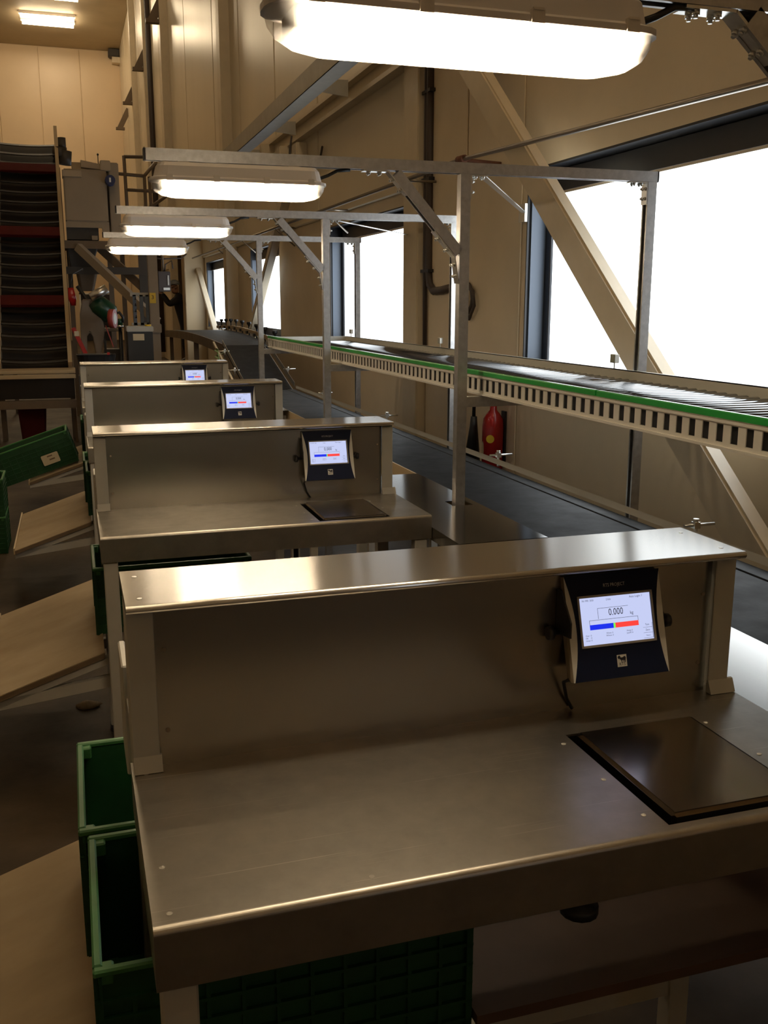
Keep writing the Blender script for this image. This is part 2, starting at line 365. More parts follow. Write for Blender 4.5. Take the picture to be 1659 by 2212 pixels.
# ================================================================== LAMP GANTRIES
ZB = 2.232
def gantry(bx=0.0):
    y = 1.495
    t = thing('lamp_gantry', 'galvanised steel lamp gantry nearest the camera along the top edge', 'frame', (1.505, y, 0), 'galvanised lamp gantries')
    h = .0205
    MB().strut((.292, y, ZB - h), (2.3626, y, ZB - h), (0, 0, -1)).build('beam', 'galv', t)
    for x in (.288, 2.3666): MB().box(x - .004, x + .004, y - .022, y + .022, ZB - .043, ZB + .002).build('end_cap', 'black', t, bevel=.003)
    MB().strut((1.5055, y, 0), (1.5055, y, ZB - .0415), (1, 0, 0)).build('post', 'galv', t)
    MB().strut((2.3405, y, 0), (2.3405, y, ZB - .0415), (-1, 0, 0)).build('post', 'galv', t)
    MB().box(1.44, 1.57, y - .06, y + .06, 0, .008).build('foot_plate', 'galv', t); MB().box(2.28, 2.40, y - .06, y + .06, 0, .008).build('foot_plate', 'galv', t)
    p, q = V((1.222 + bx, y, ZB - .050)), V((1.484, y, 1.893)); d = (q - p).normalized(); n = V((-d.z, 0, d.x)); n = n if n.z < 0 else -n
    MB().strut(p, q, n).build('brace', 'galv', t)
    # angle plates with their bolts
    def ang(a, c, b_, na, nb, wd=.040):
        k = MB(); a, c, b_ = V(a), V(c), V(b_)
        k.prism([(0, 0), (1, 0), (1, 1), (0, 1)], lambda u, v, q_: a.lerp(c, u) + V((0, (v - .5) * wd, 0)) + V(na) * q_, 0, .005)
        k.prism([(0, 0), (1, 0), (1, 1), (0, 1)], lambda u, v, q_: c.lerp(b_, u) + V((0, (v - .5) * wd, 0)) + V(nb) * q_, 0, .005)
        o = k.build('angle_plate', 'zinc', t)
        for u in (.25, .68):
            for v in (-.010, .010):
                bolt(t, a.lerp(c, u) + V((0, v, 0)) + V(na) * .005, na, .8); bolt(t, c.lerp(b_, u + .05) + V((0, v, 0)) + V(nb) * .005, nb, .8)
    off = n * .022
    ang((1.09 + bx, y, ZB - .042), (1.19 + bx, y, ZB - .042), V((1.19 + bx, y, ZB - .042)) + d * .115, (0, 0, -1), n)
    ang(q + off - d * .13, q + off + d * .0, (1.484, y, 1.775), n, (-1, 0, 0))
    ang((1.60, y, ZB - .042), (1.528, y, ZB - .042), (1.528, y, 2.10), (0, 0, -1), (1, 0, 0), .03)
    ang((2.24, y, ZB - .042), (2.319, y, ZB - .042), (2.319, y, 2.10), (0, 0, -1), (-1, 0, 0))
    MB().strut((1.527, y, 1.303), (2.319, y, 1.303), (0, 0, -1)).build('cross_bar', 'galv', t)
    for x in (.36, .40, .80, .84): MB().box(x - .008, x + .008, y - .012, y + .012, ZB - .047, ZB - .041).build('channel_nut', 'lamp_clip', t)
    return t
g0 = gantry(-.085)
gb = gantry(); gb['label'] = 'galvanised lamp gantry over the second station, its whole frame in view'; gb.location = gb.location + V((0, DY, 0))
g1 = gb
g2 = dup(gb, None, g0.location + V((0, 2 * DY, 0)), 'galvanised lamp gantry over the third station, second of the three whole frames')
dup(gb, None, g0.location + V((0, 3 * DY, 0)), 'galvanised lamp gantry over the fourth station, smallest and farthest of the frames')

g0.location = g0.location + V((0, .03, -.007))
for g in (g1, g2):
    ROOT[g.name] = V(g.location); y = g.location.y
    MB().bar((1.585, y, ZB - .047), (2.785, y + 2.12, 2.256), .028, .004).build('stay_bar', 'zinc', g)
    MB().box(2.77, 2.787, y + 2.08, y + 2.17, 2.2, 2.31).build('stay_plate', 'zinc', g)
def rrect(hx, hy, r, z, cx, cy_, n=5):
    out = []
    for qx, qy, a0 in ((1, 1, 0), (-1, 1, 90), (-1, -1, 180), (1, -1, 270)):
        for k in range(n):
            a = math.radians(a0 + 90 * k / (n - 1)); out.append((cx + qx * (hx - r) + r * math.cos(a), cy_ + qy * (hy - r) + r * math.sin(a), z))
    return out
def lamp():
    y = 1.495; cx = .618
    t = thing('strip_lamp', 'largest glowing strip lamp with clear cover, at the top of the photo', 'lamp', (cx, y, 2.19), 'strip lamps on the gantries')
    MB().loops([rrect(.322, .064, .05, 2.122, cx, y), rrect(.322, .064, .05, 2.132, cx, y), rrect(.306, .054, .045, 2.138, cx, y), rrect(.297, .050, .04, 2.172, cx, y), rrect(.285, .038, .03, 2.186, cx, y)], smooth=False).build('housing', 'lamp_body', t)
    MB().loops([rrect(.318, .060, .05, 2.124, cx, y), rrect(.314, .058, .05, 2.105, cx, y), rrect(.303, .053, .05, 2.088, cx, y), rrect(.283, .045, .044, 2.076, cx, y), rrect(.25, .034, .033, 2.069, cx, y)], cap0=False).build('clear_cover', 'diffuser', t)
    for s in (-1, 1): MB().tube([(cx - .272, y + s * .024, 2.102), (cx + .272, y + s * .024, 2.102)], .013, 12).build('fluorescent_tube', 'tube', t)
    for s in (-1, 1): MB().box(cx + s * .279 - .005, cx + s * .279 + .005, y - .04, y + .04, 2.092, 2.121).build('tube_holder', 'white', t)
    MB().box(cx - .28, cx + .28, y - .045, y + .045, 2.117, 2.121).build('reflector', 'white', t)
    for s in (-1, 1):
        for x in (-.255, -.09, .09, .255):
            MB().box(cx + x - .011, cx + x + .011, y + s * .064 - .004, y + s * .064 + .004, 2.120, 2.14).box(cx + x - .009, cx + x + .009, y + s * .066 - .003, y + s * .066 + .003, 2.138, 2.142).build('clip', 'lamp_clip', t)
    for x in (-.2, .2): MB().box(cx + x - .02, cx + x + .02, y - .02, y + .02, 2.184, ZB - .041).build('hanger', 'lamp_clip', t)
    MB().tube([(cx + .30, y, 2.152), (cx + .335, y, 2.165), (cx + .37, y, 2.183), (cx + .42, y, 2.188)], .006, 8).build('cable', 'black', t)
    return t
l0 = lamp()
dup(l0, None, l0.location + V((.004, DY, 0)), 'glowing strip lamp under the second gantry beam, largest lamp seen whole')
dup(l0, None, l0.location + V((.006, 2 * DY, 0)), 'glowing strip lamp under the third gantry beam, between two other strip lamps')
dup(l0, None, l0.location + V((.004, 3 * DY, 0)), 'glowing strip lamp under the farthest gantry beam, lowest and smallest of the row')

l0.location = l0.location + V((0, .02, -.004))
# ================================================================== STATIONS
ZT = .923
def station():
    t = thing('weighing_station', 'nearest stainless weighing station with large bench across the foreground', 'workstation', (.65, 1.4, 0), 'stainless weighing stations')
    X0, X1, F, Bk = .052, 1.247, 1.12, 1.60
    r = .010
    prof = [(F + r, ZT)] + [(F + r - r * math.sin(a), ZT - r + r * math.cos(a)) for a in (.2, .4, .6, .8, 1.0, 1.2, 1.4, 1.5708)] + [(F, .833), (F + .004, .833), (F + .004, ZT - r), (F + r, ZT - .004)]
    b = MB()
    def strip(x0, x1, yb):
        pr = [(yb, ZT)] + prof + [(yb, ZT - .004)]
        b.prism(pr, lambda u, v, q: (q, u, v), x0, x1)
    px0, px1, py0, py1 = .821, 1.090, 1.143, 1.472
    strip(X0, px0, Bk); strip(px0, px1, py0); strip(px1, X1, Bk); b.box(px0, px1, py1, Bk, ZT - .004, ZT)
    b.box(X0, X0 + .003, F + .004, Bk, .833, ZT - .003); b.box(X1 - .003, X1, F + .004, Bk, .833, ZT - .003)
    b.build('bench_top', 'steel_worn', t)
    MB().box(px0 - .01, px1 + .01, py0 - .01, py1 + .01, .862, .866).box(px0 - .01, px0, py0, py1, .866, ZT - .004).box(px1, px1 + .01, py0, py1, .866, ZT - .004).box(px0, px1, py0 - .01, py0, .866, ZT - .004).box(px0, px1, py1, py1 + .01, .866, ZT - .004).build('recess_tray', 'black', t)
    MB().box(.8386, 1.0834, 1.157, 1.466, .900, .930).build('weighing_plate', 'plate', t, bevel=.006, seg=4)
    MB().box(.93, .99, 1.28, 1.34, .866, .900).build('load_cell', 'black', t)
    for x, y in ((.075, 1.26), (.075, 1.15), (.075, 1.55), (.80, 1.18), (.80, 1.30), (.80, 1.44), (1.10, 1.44), (1.11, 1.30), (1.22, 1.56), (.35, 1.15)):
        MB().tube([(x, y, ZT - .001), (x, y, ZT + .0007)], .0042, 8).build('screw', 'grey_paint', t)
    MB().box(.098, 1.193, 1.578, 1.582, ZT - .003, 1.21).build('back_panel', 'panel_steel', t)
    for x, z in ((.116, .985), (.116, 1.13), (1.175, .985), (1.175, 1.13)):
        MB().tube([(x, 1.578, z), (x, 1.5765, z)], .004, 8).build('screw', 'machine', t)
    for x0, x1, s in ((.056, .100, 1), (1.190, 1.236, -1)):
        pst = MB().box(x0, x1, 1.560, 1.566, .946, 1.208)
        xi = x0 if s > 0 else x1 - .006
        pst.box(xi, xi + .006, 1.566, 1.66, .90, 1.208)
        pst.build('post', 'white_paint', t, bevel=.0015, seg=1)
        MB().prism([(1.560, .950), (1.566, .950), (1.566, ZT + .001), (1.548, ZT + .001)], lambda u, v, q: (q, u, v), x0, x1 + (.003 if s > 0 else .012)).build('foot_gusset', 'white_paint', t)
    sh = MB(); rr = .007; zt = 1.2265
    sh.prism([(1.522 + rr - rr * math.sin(a), zt - rr + rr * math.cos(a)) for a in (0, .25, .5, .75, 1.0, 1.25, 1.57, 1.9, 2.3, 2.7, 3.1)] + [(1.54, zt - 2 * rr), (1.54, zt - .018), (1.742, zt - .018), (1.746, zt - .004), (1.743, zt)], lambda u, v, q: (q, u, v), .056, 1.2285)
    sh.build('shelf', 'steel', t)
    for x in (.080, 1.200):
        for y in (1.565, 1.70): MB().tube([(x, y, zt - .001), (x, y, zt + .0007)], .0045, 8).build('screw', 'zinc', t)
    for x in (.058, 1.185):
        for y, z in ((1.130, .832), (1.60, ZT - .006)): MB().box(x, x + .048, y, y + .048, .03, z).build('leg', 'grey_paint', t, bevel=.003, seg=1); MB().tube([(x + .024, y + .024, 0), (x + .024, y + .024, .03)], .028, 10).build('rubber_foot', 'rubber', t)
    MB().box(.106, 1.185, 1.61, 1.64, .76, .80).build('cross_bar', 'grey_paint', t); MB().box(.106, 1.185, 1.61, 1.64, .18, .22).build('cross_bar', 'grey_paint', t)
    MB().box(.568, 1.46, 1.27, 1.598, .53, .55).build('lower_shelf', 'brown_board', t)
    MB().tube([(.765, 1.30, .684), (.765, 1.30, .700), (.765, 1.30, .704), (.765, 1.30, .862)], [.033, .033, .010, .010], 14).build('levelling_knob', 'black', t)
    for x in (.12, .50): MB().box(x, x + .03, 1.18, 2.25, .478, .503).build('support_rail', 'grey_paint', t)
    MB().box(.106, 1.185, 1.60, 1.63, .45, .477).build('cross_bar', 'grey_paint', t)
    MB().box(.052, .066, 1.80, 1.95, .80, 1.025).build('side_guard', 'white_paint', t, bevel=.003, seg=1)
    MB().box(.058, .066, 1.64, 1.95, .93, .96).build('guard_arm', 'grey_paint', t)
    # side table beside the bench, notched around the gantry post
    z = .875; s = MB()
    s.box(1.249, 1.470, .85, 2.245, z - .004, z).box(1.560, 1.592, .85, 2.245, z - .004, z).box(1.470, 1.560, .85, 1.462, z - .004, z).box(1.470, 1.560, 1.56, 2.245, z - .004, z)
    s.box(1.249, 1.252, .85, 2.245, z - .05, z - .004).box(1.252, 1.592, 2.241, 2.245, z - .05, z - .004).box(1.249, 1.254, 1.95, 2.245, z, z + .006)
    s.build('side_table', 'steel', t)
    MB().box(1.26, 1.59, .95, .99, .79, .825).build('table_bar', 'grey_paint', t); MB().box(1.26, 1.59, 2.15, 2.19, .79, .825).build('table_bar', 'grey_paint', t)
    for y in (.95, 2.15): MB().box(1.26, 1.30, y, y + .04, 0, .79).build('leg', 'grey_paint', t)
    # sloping ramp hung on the legs
    k = .333; zr = lambda xx: .487 + k * (xx - .045)
    MB().prism([(.045, zr(.045)), (-.37, zr(-.37)), (-.37, zr(-.37) - .02), (.045, zr(.045) - .02)], lambda u, v, q: (u, q, v), 1.20, 2.20).build('ramp_board', 'plywood', t)
    MB().prism([(-.37, zr(-.37) + .012), (-.378, zr(-.37) + .012), (-.378, zr(-.37) - .022), (-.37, zr(-.37) - .022)], lambda u, v, q: (u, q, v), 1.20, 2.20).build('ramp_stop', 'rail_beige', t)
    MB().prism([(.045, zr(.045) - .002), (-.37, zr(-.37) - .002), (-.37, zr(-.37) - .022), (.045, zr(.045) - .022)], lambda u, v, q: (u, q, v), 1.196, 1.1999).build('ramp_edging', 'ply_edge', t)
    for y in (1.205, 1.62, 2.15):
        MB().prism([(.057, zr(.045) - .022), (-.37, zr(-.37) - .022), (-.37, zr(-.37) - .047), (.057, zr(.045) - .047)], lambda u, v, q: (u, q, v), y, y + .03).prism([(.058, .392), (-.36, .342), (-.37, .305), (.058, .352)], lambda u, v, q: (u, q, v), y, y + .03).build('ramp_bracket', 'grey_paint', t)
    return t
s0 = station()
dup(s0, None, s0.location + V((0, DY, 0)), 'second stainless weighing station, its bench fully seen behind the nearest shelf')
dup(s0, None, s0.location + V((0, 2 * DY, 0)), 'third stainless weighing station, only shelf, back panel and posts showing')
dup(s0, None, s0.location + V((0, 3 * DY, 0)), 'farthest stainless weighing station, its shelf the highest and shortest in the row')

# ------------------------------------------------------------------ terminals
TL = V((.8551, 1.5673, 1.1956)); UX = V((1, 0, 0)); DW = V((0, 1.5085 - 1.5673, 1.0057 - 1.1956)); NN = V((0, DW.z, -DW.y)).normalized()
if NN.y > 0: NN = -NN
WT, HT = .2052, DW.length; DW.normalize()
def terminal(reading, label):
    P = lambda a, b, h=0.0: TL + UX * (a * WT) + DW * (b * HT) + NN * h
    t = thing('weighing_terminal', label, 'terminal', P(.5, .5), 'weighing terminals')
    o = MB()
    ring = lambda sx, sy, h, dy=0: [P(.5 + sx * (a - .5), .5 + sy * (b - .5) + dy, h) for a, b in ((0, 0), (1, 0), (1, 1), (0, 1))]
    o.loops([ring(1, 1, -.0015), ring(1, 1, -.012), ring(.93, .86, -.040, .03), ring(.90, .78, -.046, .03)], smooth=False); o.build('housing', 'tan_shell', t)
    MB().loops([ring(1, 1, -.0014), ring(1, 1, 0)], smooth=False).build('side_panel', 'silver', t)
    ins = lambda b: .078 * (1 - abs((b - .52) / .52) ** 1.9)
    n = 14; lf = [(ins(k / n), k / n) for k in range(n + 1)]; poly = lf + [(1 - a * .95, b) for a, b in reversed(lf)]
    bz = MB(); bz.prism(poly, lambda a, b, h: P(a, b, h), .0001, .0014); fr = bz.build('front_panel', 'navy', t)
    text(fr, 'RTS PROJECT', .0092, 'lettering', lambda x, y: P(.505, .115, .0018) + UX * x - DW * y, sx=.86)
    # screen frame
    f = MB(); a0, a1, b0, b1 = .110, .897, .198, .690
    for q in ((a0, a1, b0, b0 + .022), (a0, a1, b1 - .022, b1), (a0, a0 + .02, b0, b1), (a1 - .02, a1, b0, b1)):
        f.prism([(q[0], q[2]), (q[1], q[2]), (q[1], q[3]), (q[0], q[3])], lambda a, b, h: P(a, b, h), .0014, .0026)
    f.build('screen_frame', 'screen_frame', t)
    R = lambda a, b, c, d, h, mt, nm, par: MB().prism([(a, c), (b, c), (b, d), (a, d)], lambda u, v, q: P(u, v, q), .0015, h).build(nm, mt, par)
    s = R(a0 + .02, a1 - .027, b0 + .02, b1 - .022, .0018, 'screen', 'screen', t)
    T = lambda body, a, b, size, sx=.9: text(s, body, size, 'ink', lambda x, y: P(a, b, .0021) + UX * x - DW * y, name='screen_text', sx=sx)
    T(reading, .495, .375, .0185, .78); T('kg', .660, .398, .0088)
    T('IN 1990  2030', .215, .247, .0050, .85); T('2 kilo', .43, .250, .0052); T('Auto Login: 1', .72, .245, .0058)
    T('Over : 0', .190, .577, .0042); T('OK    : 0', .190, .600, .0042); T('Under: 0', .190, .623, .0042)
    T('W/min: 0', .41, .569, .0042); T('W/hour: 0', .41, .592, .0042); T('Averg: 0', .620, .565, .0042); T('LastW: 0', .620, .588, .0042)
    T('Tare', .810, .528, .0052); T('Zero', .812, .580, .0052); T('Return', .814, .632, .0036)
    R(.212, .457, .478, .526, .0022, 'scr_blue', 'weight_bar', s); R(.457, .477, .478, .526, .0022, 'scr_green', 'weight_bar', s); R(.477, .722, .478, .526, .0022, 'scr_red', 'weight_bar', s)
    ln = MB(); e = .0022
    for q in ((.212, .722, .435, .438), (.212, .2145, .435, .478), (.7195, .722, .435, .478), (.307, .628, .326, .329), (.307, .3095, .326, .428), (.765, .865, .553, .555), (.765, .865, .605, .607), (.765, .865, .655, .657), (.863, .865, .51, .657)):
        ln.prism([(q[0], q[2]), (q[1], q[2]), (q[1], q[3]), (q[0], q[3])], lambda a, b, h: P(a, b, h), .0018, .0021)
    ln.build('screen_lines', 'ink', s)
    # emblem: a ram on a light tile over the letters
    tile = R(.457, .557, .786, .900, .0018, 'silver', 'emblem_tile', t)
    ram = [(.10, .14), (.16, .08), (.26, .06), (.34, .12), (.36, .20), (.44, .24), (.62, .22), (.76, .14), (.88, .18), (.92, .30), (.88, .44), (.86, .66), (.80, .66), (.79, .50), (.74, .46), (.72, .64), (.66, .64), (.66, .46), (.50, .46), (.50, .66), (.44, .66), (.42, .44), (.32, .40), (.26, .30), (.18, .34), (.10, .30), (.06, .22)]
    MB().prism(ram, lambda a, b, h: P(.457 + a * .10, .786 + b * .114, h), .0018, .0021).build('ram_emblem', 'ink', tile)
    text(tile, 'RTS', .0082, 'ink', lambda x, y: P(.507, .876, .0021) + UX * x - DW * y)
    # knobs and bracket
    for sgn, a in ((-1, 0), (1, 1)):
        kn = MB(); c = P(a, .52, -.030) + UX * sgn * .012; kn.tube([c - UX * sgn * .014, c, c + UX * sgn * .006, c + UX * sgn * .008, c + UX * sgn * .018], [.005, .005, .007, .014, .013], 10)
        kn.build('knob', 'black', t)
        if sgn < 0: MB().prism([(0, 0), (.016, 0), (.058, .05), (.058, .08), (0, .085)], lambda u, v, q: (TL.x + (a * WT) + sgn * (.004 + q), 1.5775 - u, 1.17 - v), 0, .003).build('side_bracket', 'black', t)
    MB().box(TL.x - .007, TL.x + WT + .007, 1.5745, 1.5775, 1.085, 1.17).build('mounting_plate', 'black', t)
    MB().tube([P(.03, .98, -.03), (.858, 1.555, .99), (.872, 1.566, .95), (.887, 1.57, .926)], .0035, 6).build('cable', 'black', t)
    return t
t0 = terminal('0.000', 'nearest weighing terminal with readable lit screen showing 0.000 kg')
dup(t0, None, t0.location + V((0, DY, 0)), 'weighing terminal on the second station back panel, screen showing 0.000')
t2 = terminal('0.004', 'weighing terminal on the third station panel, screen showing 0.004'); t2.location = t2.location + V((0, 2 * DY, 0))
dup(t0, None, t0.location + V((0, 3 * DY, 0)), 'weighing terminal on the farthest station, lower half hidden by the shelf before it')

# ================================================================== ROLLER CONVEYOR
t = thing('roller_conveyor', 'raised roller conveyor with bright green edge strip along the window side', 'conveyor', (1.94, 4.6, 1.3))
YA, YE = 1.0, 8.25
rl = MB(); rl.box(1.600, 1.606, YA, YE, 1.392, 1.408).box(1.600, 1.606, YA, YE, 1.333, 1.345).box(1.594, 1.606, YA, YE, 1.396, 1.404).box(1.592, 1.606, YA, YE, 1.3275, 1.335)
y = YA; pitch = .0602; nslot = int((YE - YA) / pitch)
for k in range(nslot + 1):
    ya = YA + k * pitch; rl.box(1.600, 1.603, ya, ya + .031, 1.345, 1.392)
rl.build('side_rail', 'alu_plain', t)
MB().box(1.622, 1.626, YA, YE, 1.330, 1.40).build('inner_rail', 'black', t)
for ya, yb in ((YA, 2.755), (2.765, YE)): MB().prism([(1.594, 1.408), (1.594, 1.4235), (1.597, 1.427), (1.608, 1.427), (1.611, 1.4235), (1.611, 1.408)], lambda u, v, q: (u, q, v), ya, yb).build('guard_strip', 'green_guard', t)
MB().box(2.281, 2.290, YA, YE, 1.3275, 1.4155).box(2.281, 2.302, YA, YE, 1.4120, 1.4155).build('side_rail', 'alu_plain', t)
r0 = MB().tube([(1.628, YA + .03, 1.359), (2.279, YA + .03, 1.359)], .0205, 14).build('roller', 'roller', t)
for k in range(1, nslot): rep(r0, t, (0, k * pitch, 0))
for y in (YA + .3, YE - .2): MB().box(1.606, 2.281, y - .02, y + .02, 1.329, 1.345).build('cross_tie', 'alu', t)
MB().box(1.60, 2.30, YE, YE + .02, 1.3275, 1.415).build('end_plate', 'alu', t)
for y in (3.815, 5.97, 8.10): MB().bar((2.29, y, 1.414), (2.29, y, 1.445), .008, .004).box(2.278, 2.302, y - .02, y + .02, 1.440, 1.478).build('sensor', 'alu', t, bevel=.003, seg=1)

# ================================================================== LOWER BELT CONVEYOR
t = thing('belt_conveyor', 'long dark belt conveyor running low between stations and wall', 'conveyor', (1.84, 5, 0))
b = MB(); b.box(1.602, 2.000, .6, 9.42, .845, .860); b.tube([(2.004, .6, .858), (2.004, 9.4, .858)], .006, 8); b.box(2.008, 2.075, .6, 9.42, .845, .862); b.build('belt', 'belt', t, bevel=0)
MB().box(1.602, 2.08, .6, 9.42, .74, .843).build('bed', 'alu_plain', t)
MB().box(1.594, 1.601, 2.25, 9.42, .74, .868).box(1.594, 1.601, .6, 2.25, .74, .868).build('side_plate', 'rail_beige', t)
MB().prism([(2.098, .868), (2.103, .868), (2.103, .893), (2.098, .897)], lambda u, v, q: (u, q, v), .6, 9.45).build('guide_rail', 'alu_plain', t)
def clamp(par, p, mt='zinc', k=1.0, s=1):
    p = V(p)
    return MB().tube([p + V((-.03 * s, 0, 0)), p + V((.10 * s, 0, 0))], .006, 8).tube([p + V((.02 * s, 0, -.06)), p + V((.02 * s, 0, .018))], .007, 8).tube([p + V((.02 * s, 0, .012)), p + V((.02 * s, 0, .024))], .011, 8).box(p.x + .02 * s - .012, p.x + .02 * s + .012, p.y - .012, p.y + .012, p.z - .012, p.z + .012).build('rail_clamp', mt, par)
for y in (1.2, 2.93, 4.67, 6.60, 8.45): clamp(t, (2.11, y, .908))
for y in (1.0, 3.2, 5.4, 7.6, 9.2):
    for x in (1.63, 2.03): MB().box(x, x + .04, y, y + .04, 0, .74).build('leg', 'grey_paint', t)
# incline up to the feeding conveyor
t = thing('incline_conveyor', 'steep dark belt section climbing from low belt to feed conveyor', 'conveyor', (1.84, 10.1, 0))
A, Bq = V((0, 9.44, .862)), V((0, 10.9, 1.235)); dd = (Bq - A).normalized(); nn = V((0, -dd.z, dd.y))
pp = lambda x, s_, h: V((x, 0, 0)) + A + dd * s_ + nn * h
Ls = (Bq - A).length
MB().prism([(0, 0), (Ls, 0), (Ls, -.015), (0, -.015)], lambda u, v, q: pp(q, u, v), 1.602, 2.06).build('belt', 'belt', t)
MB().prism([(0, -.016), (Ls, -.016), (Ls, -.10), (0, -.10)], lambda u, v, q: pp(q, u, v), 1.602, 2.075).build('bed', 'machine', t)
for x in (2.075, 1.590): MB().bar(pp(x, -.02, .055), pp(x, Ls - .05, .055), .005, .045, up=nn).build('guide_rail', 'alu', t)
MB().bar(pp(1.50, -.02, .03), pp(1.50, Ls, .03), .02, .03, up=nn).build('frame_bar', 'rail_beige', t)
for s_ in (.45, 1.1): clamp(t, pp(2.09, s_, .06)); clamp(t, pp(1.58, s_, .06), s=-1)
for y, z in ((9.6, .78), (10.7, 1.05)):
    for x in (1.63, 2.02): MB().box(x, x + .04, y, y + .04, 0, z).build('leg', 'grey_paint', t)
# feed conveyor with humped belt
t = thing('feed_conveyor', 'arched grey feed conveyor with black rail knobs at the far end', 'conveyor', (2.0, 14, 0))
pts = [(10.95 + k * .77, 1.215 + .06 * math.sin(math.pi * k / 10) - .02 * (k / 10)) for k in range(11)]
XL_ = lambda y: 1.70; XR_ = lambda y: 2.20 + (y - 10.95) * .055
f = MB()
for (ya, za), (yb, zb) in zip(pts[:-1], pts[1:]):
    f.add([(XL_(ya), ya, za), (XR_(ya), ya, za), (XR_(yb), yb, zb), (XL_(yb), yb, zb), (XL_(ya), ya, za - .02), (XR_(ya), ya, za - .02), (XR_(yb), yb, zb - .02), (XL_(yb), yb, zb - .02)], [(0, 1, 2, 3), (7, 6, 5, 4), (0, 4, 5, 1), (2, 6, 7, 3), (0, 3, 7, 4), (1, 5, 6, 2)])
f.build('belt', 'belt', t)
f = MB(); g = MB()
for (ya, za), (yb, zb) in zip(pts[:-1], pts[1:]):
    f.bar((XL_(ya) - .012, ya, za - .06), (XL_(yb) - .012, yb, zb - .06), .02, .12); g.bar((XR_(ya) + .02, ya, za + .055), (XR_(yb) + .02, yb, zb + .055), .02, .05)
f.build('side_frame', 'brown_steel', t); g.build('guide_rail', 'rail_beige', t)
for k in range(9):
    y = 11.15 + k * .83; z = 1.215 + .06 * math.sin(math.pi * k * .108); xr = XR_(y) + .03
    MB().tube([(xr, y, z - .02), (xr, y, z + .10), (xr, y, z + .13), (xr, y, z + .14), (xr, y, z + .17)], [.008, .008, .02, .032, .03], 8).build('knob', 'black', t)
    MB().box(xr - .045, xr - .02, y - .05, y + .05, z + .01, z + .05).build('rail_block', 'black', t)
for y in (11.3, 14.5, 18.2):
    for x in (1.72, 2.15): MB().box(x, x + .06, y, y + .06, 0, 1.19).build('leg', 'brown_steel', t)

# ================================================================== CRATES
def crate(label, loc, rot=0.0, group='green plastic crates', tagged=False):
    L_, W_, H_ = .592, .385, .258
    t = thing('plastic_crate', label, 'crate', (0, 0, 0), group)
    b = MB(); th = .004
    def side(fn, ln):
        # ribbed wall with a lattice of openings
        b.prism([(0, 0), (ln, 0), (ln, .03), (0, .03)], lambda u, v, q: fn(u, v, q), 0, th)
        b.prism([(0, .20), (ln, .20), (ln, H_ - .012), (0, H_ - .012)], lambda u, v, q: fn(u, v, q), 0, th)
        b.prism([(0, .03), (ln, .03), (ln, .20), (0, .20)], lambda u, v, q: fn(u, v, q), th * .4, th)
        for v in (.03, .065, .10, .135, .17, .20): b.prism([(0, v), (ln, v), (ln, v + .006), (0, v + .006)], lambda u, v_, q: fn(u, v_, q), -.006, th * .4)
        n = int(ln / .05)
        for k in range(n + 1):
            u = k * (ln - .006) / n; b.prism([(u, 0), (u + .006, 0), (u + .006, .2), (u, .2)], lambda u_, v_, q: fn(u_, v_, q), -.005, th * .4)
    hx, hy = L_ / 2, W_ / 2
    side(lambda u, v, q: (-hx + u, -hy + .008 + q, v), L_); side(lambda u, v, q: (-hx + u, hy - .008 - q, v), L_)
    side(lambda u, v, q: (-hx + .008 + q, -hy + u, v), W_); side(lambda u, v, q: (hx - .008 - q, -hy + u, v), W_)
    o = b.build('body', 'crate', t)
    g = MB()
    for k in range(9): x = -hx + .03 + k * (L_ - .06) / 8; g.box(x - .010, x + .010, -hy + .01, hy - .01, .003, .008)
    for k in range(6): y = -hy + .025 + k * (W_ - .05) / 5; g.box(-hx + .01, hx - .01, y - .008, y + .008, .001, .009)
    g.build('floor_grid', 'crate', t)
    r = MB()
    r.box(-hx, hx, -hy, -hy + .014, H_ - .012, H_).box(-hx, hx, hy - .014, hy, H_ - .012, H_).box(-hx, -hx + .014, -hy + .014, hy - .014, H_ - .012, H_).box(hx - .014, hx, -hy + .014, hy - .014, H_ - .012, H_)
    for sx in (-1, 1):
        for sy in (-1, 1): r.box(sx * (hx - .018) - .012, sx * (hx - .018) + .012, sy * (hy - .018) - .012, sy * (hy - .018) + .012, H_ - .03, H_ - .004)
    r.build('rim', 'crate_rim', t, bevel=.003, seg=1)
    if tagged:
        lb = MB().prism([(.045, .05), (.165, .05), (.17, .056), (.17, .124), (.165, .13), (.045, .13), (.04, .124), (.04, .056)], lambda u, v, q: (u, -hy - q, v), .0, .002).build('label', 'cream_label', t)
        MB().prism([(.085, .108), (.125, .108), (.125, .118), (.085, .118)], lambda u, v, q: (u, -hy - q, v), .002, .0024).prism([(.095, .08), (.137, .08), (.137, .091), (.095, .091)], lambda u, v, q: (u, -hy - q, v), .002, .0024).build('print', 'print', lb)
    t.location = loc; t.rotation_euler = (0, rot, 0)
    return t
ck = crate('nearest green crate tucked under the foreground bench corner', (.268, 1.474, .504))
def crate2(label, loc, rot=0.0):
    c = dup(ck, None, loc, label); c.rotation_euler = (0, rot, 0); return c
crate2('green crate just behind the nearest crate, its slatted bottom showing', (.252, 1.875, .504))
crate2('dark green crate standing at the left end of the second bench', (.318, 1.60 + DY, .4825))
crate2('green crate under the third station, nearer of its two', (.330, 1.474 + 2 * DY, .504))
crate2('green crate under the third station, farther of its two', (.320, 1.875 + 2 * DY, .504))
crate2('green crate end beside the leg of the farthest station', (.330, 1.875 + 3 * DY, .504))
kk = math.atan(.333)
cc = crate('green crate tilted on the farthest ramp with a cream label', (-.278, 1.20 + 3 * DY + .26, .3965), -kk, tagged=True)
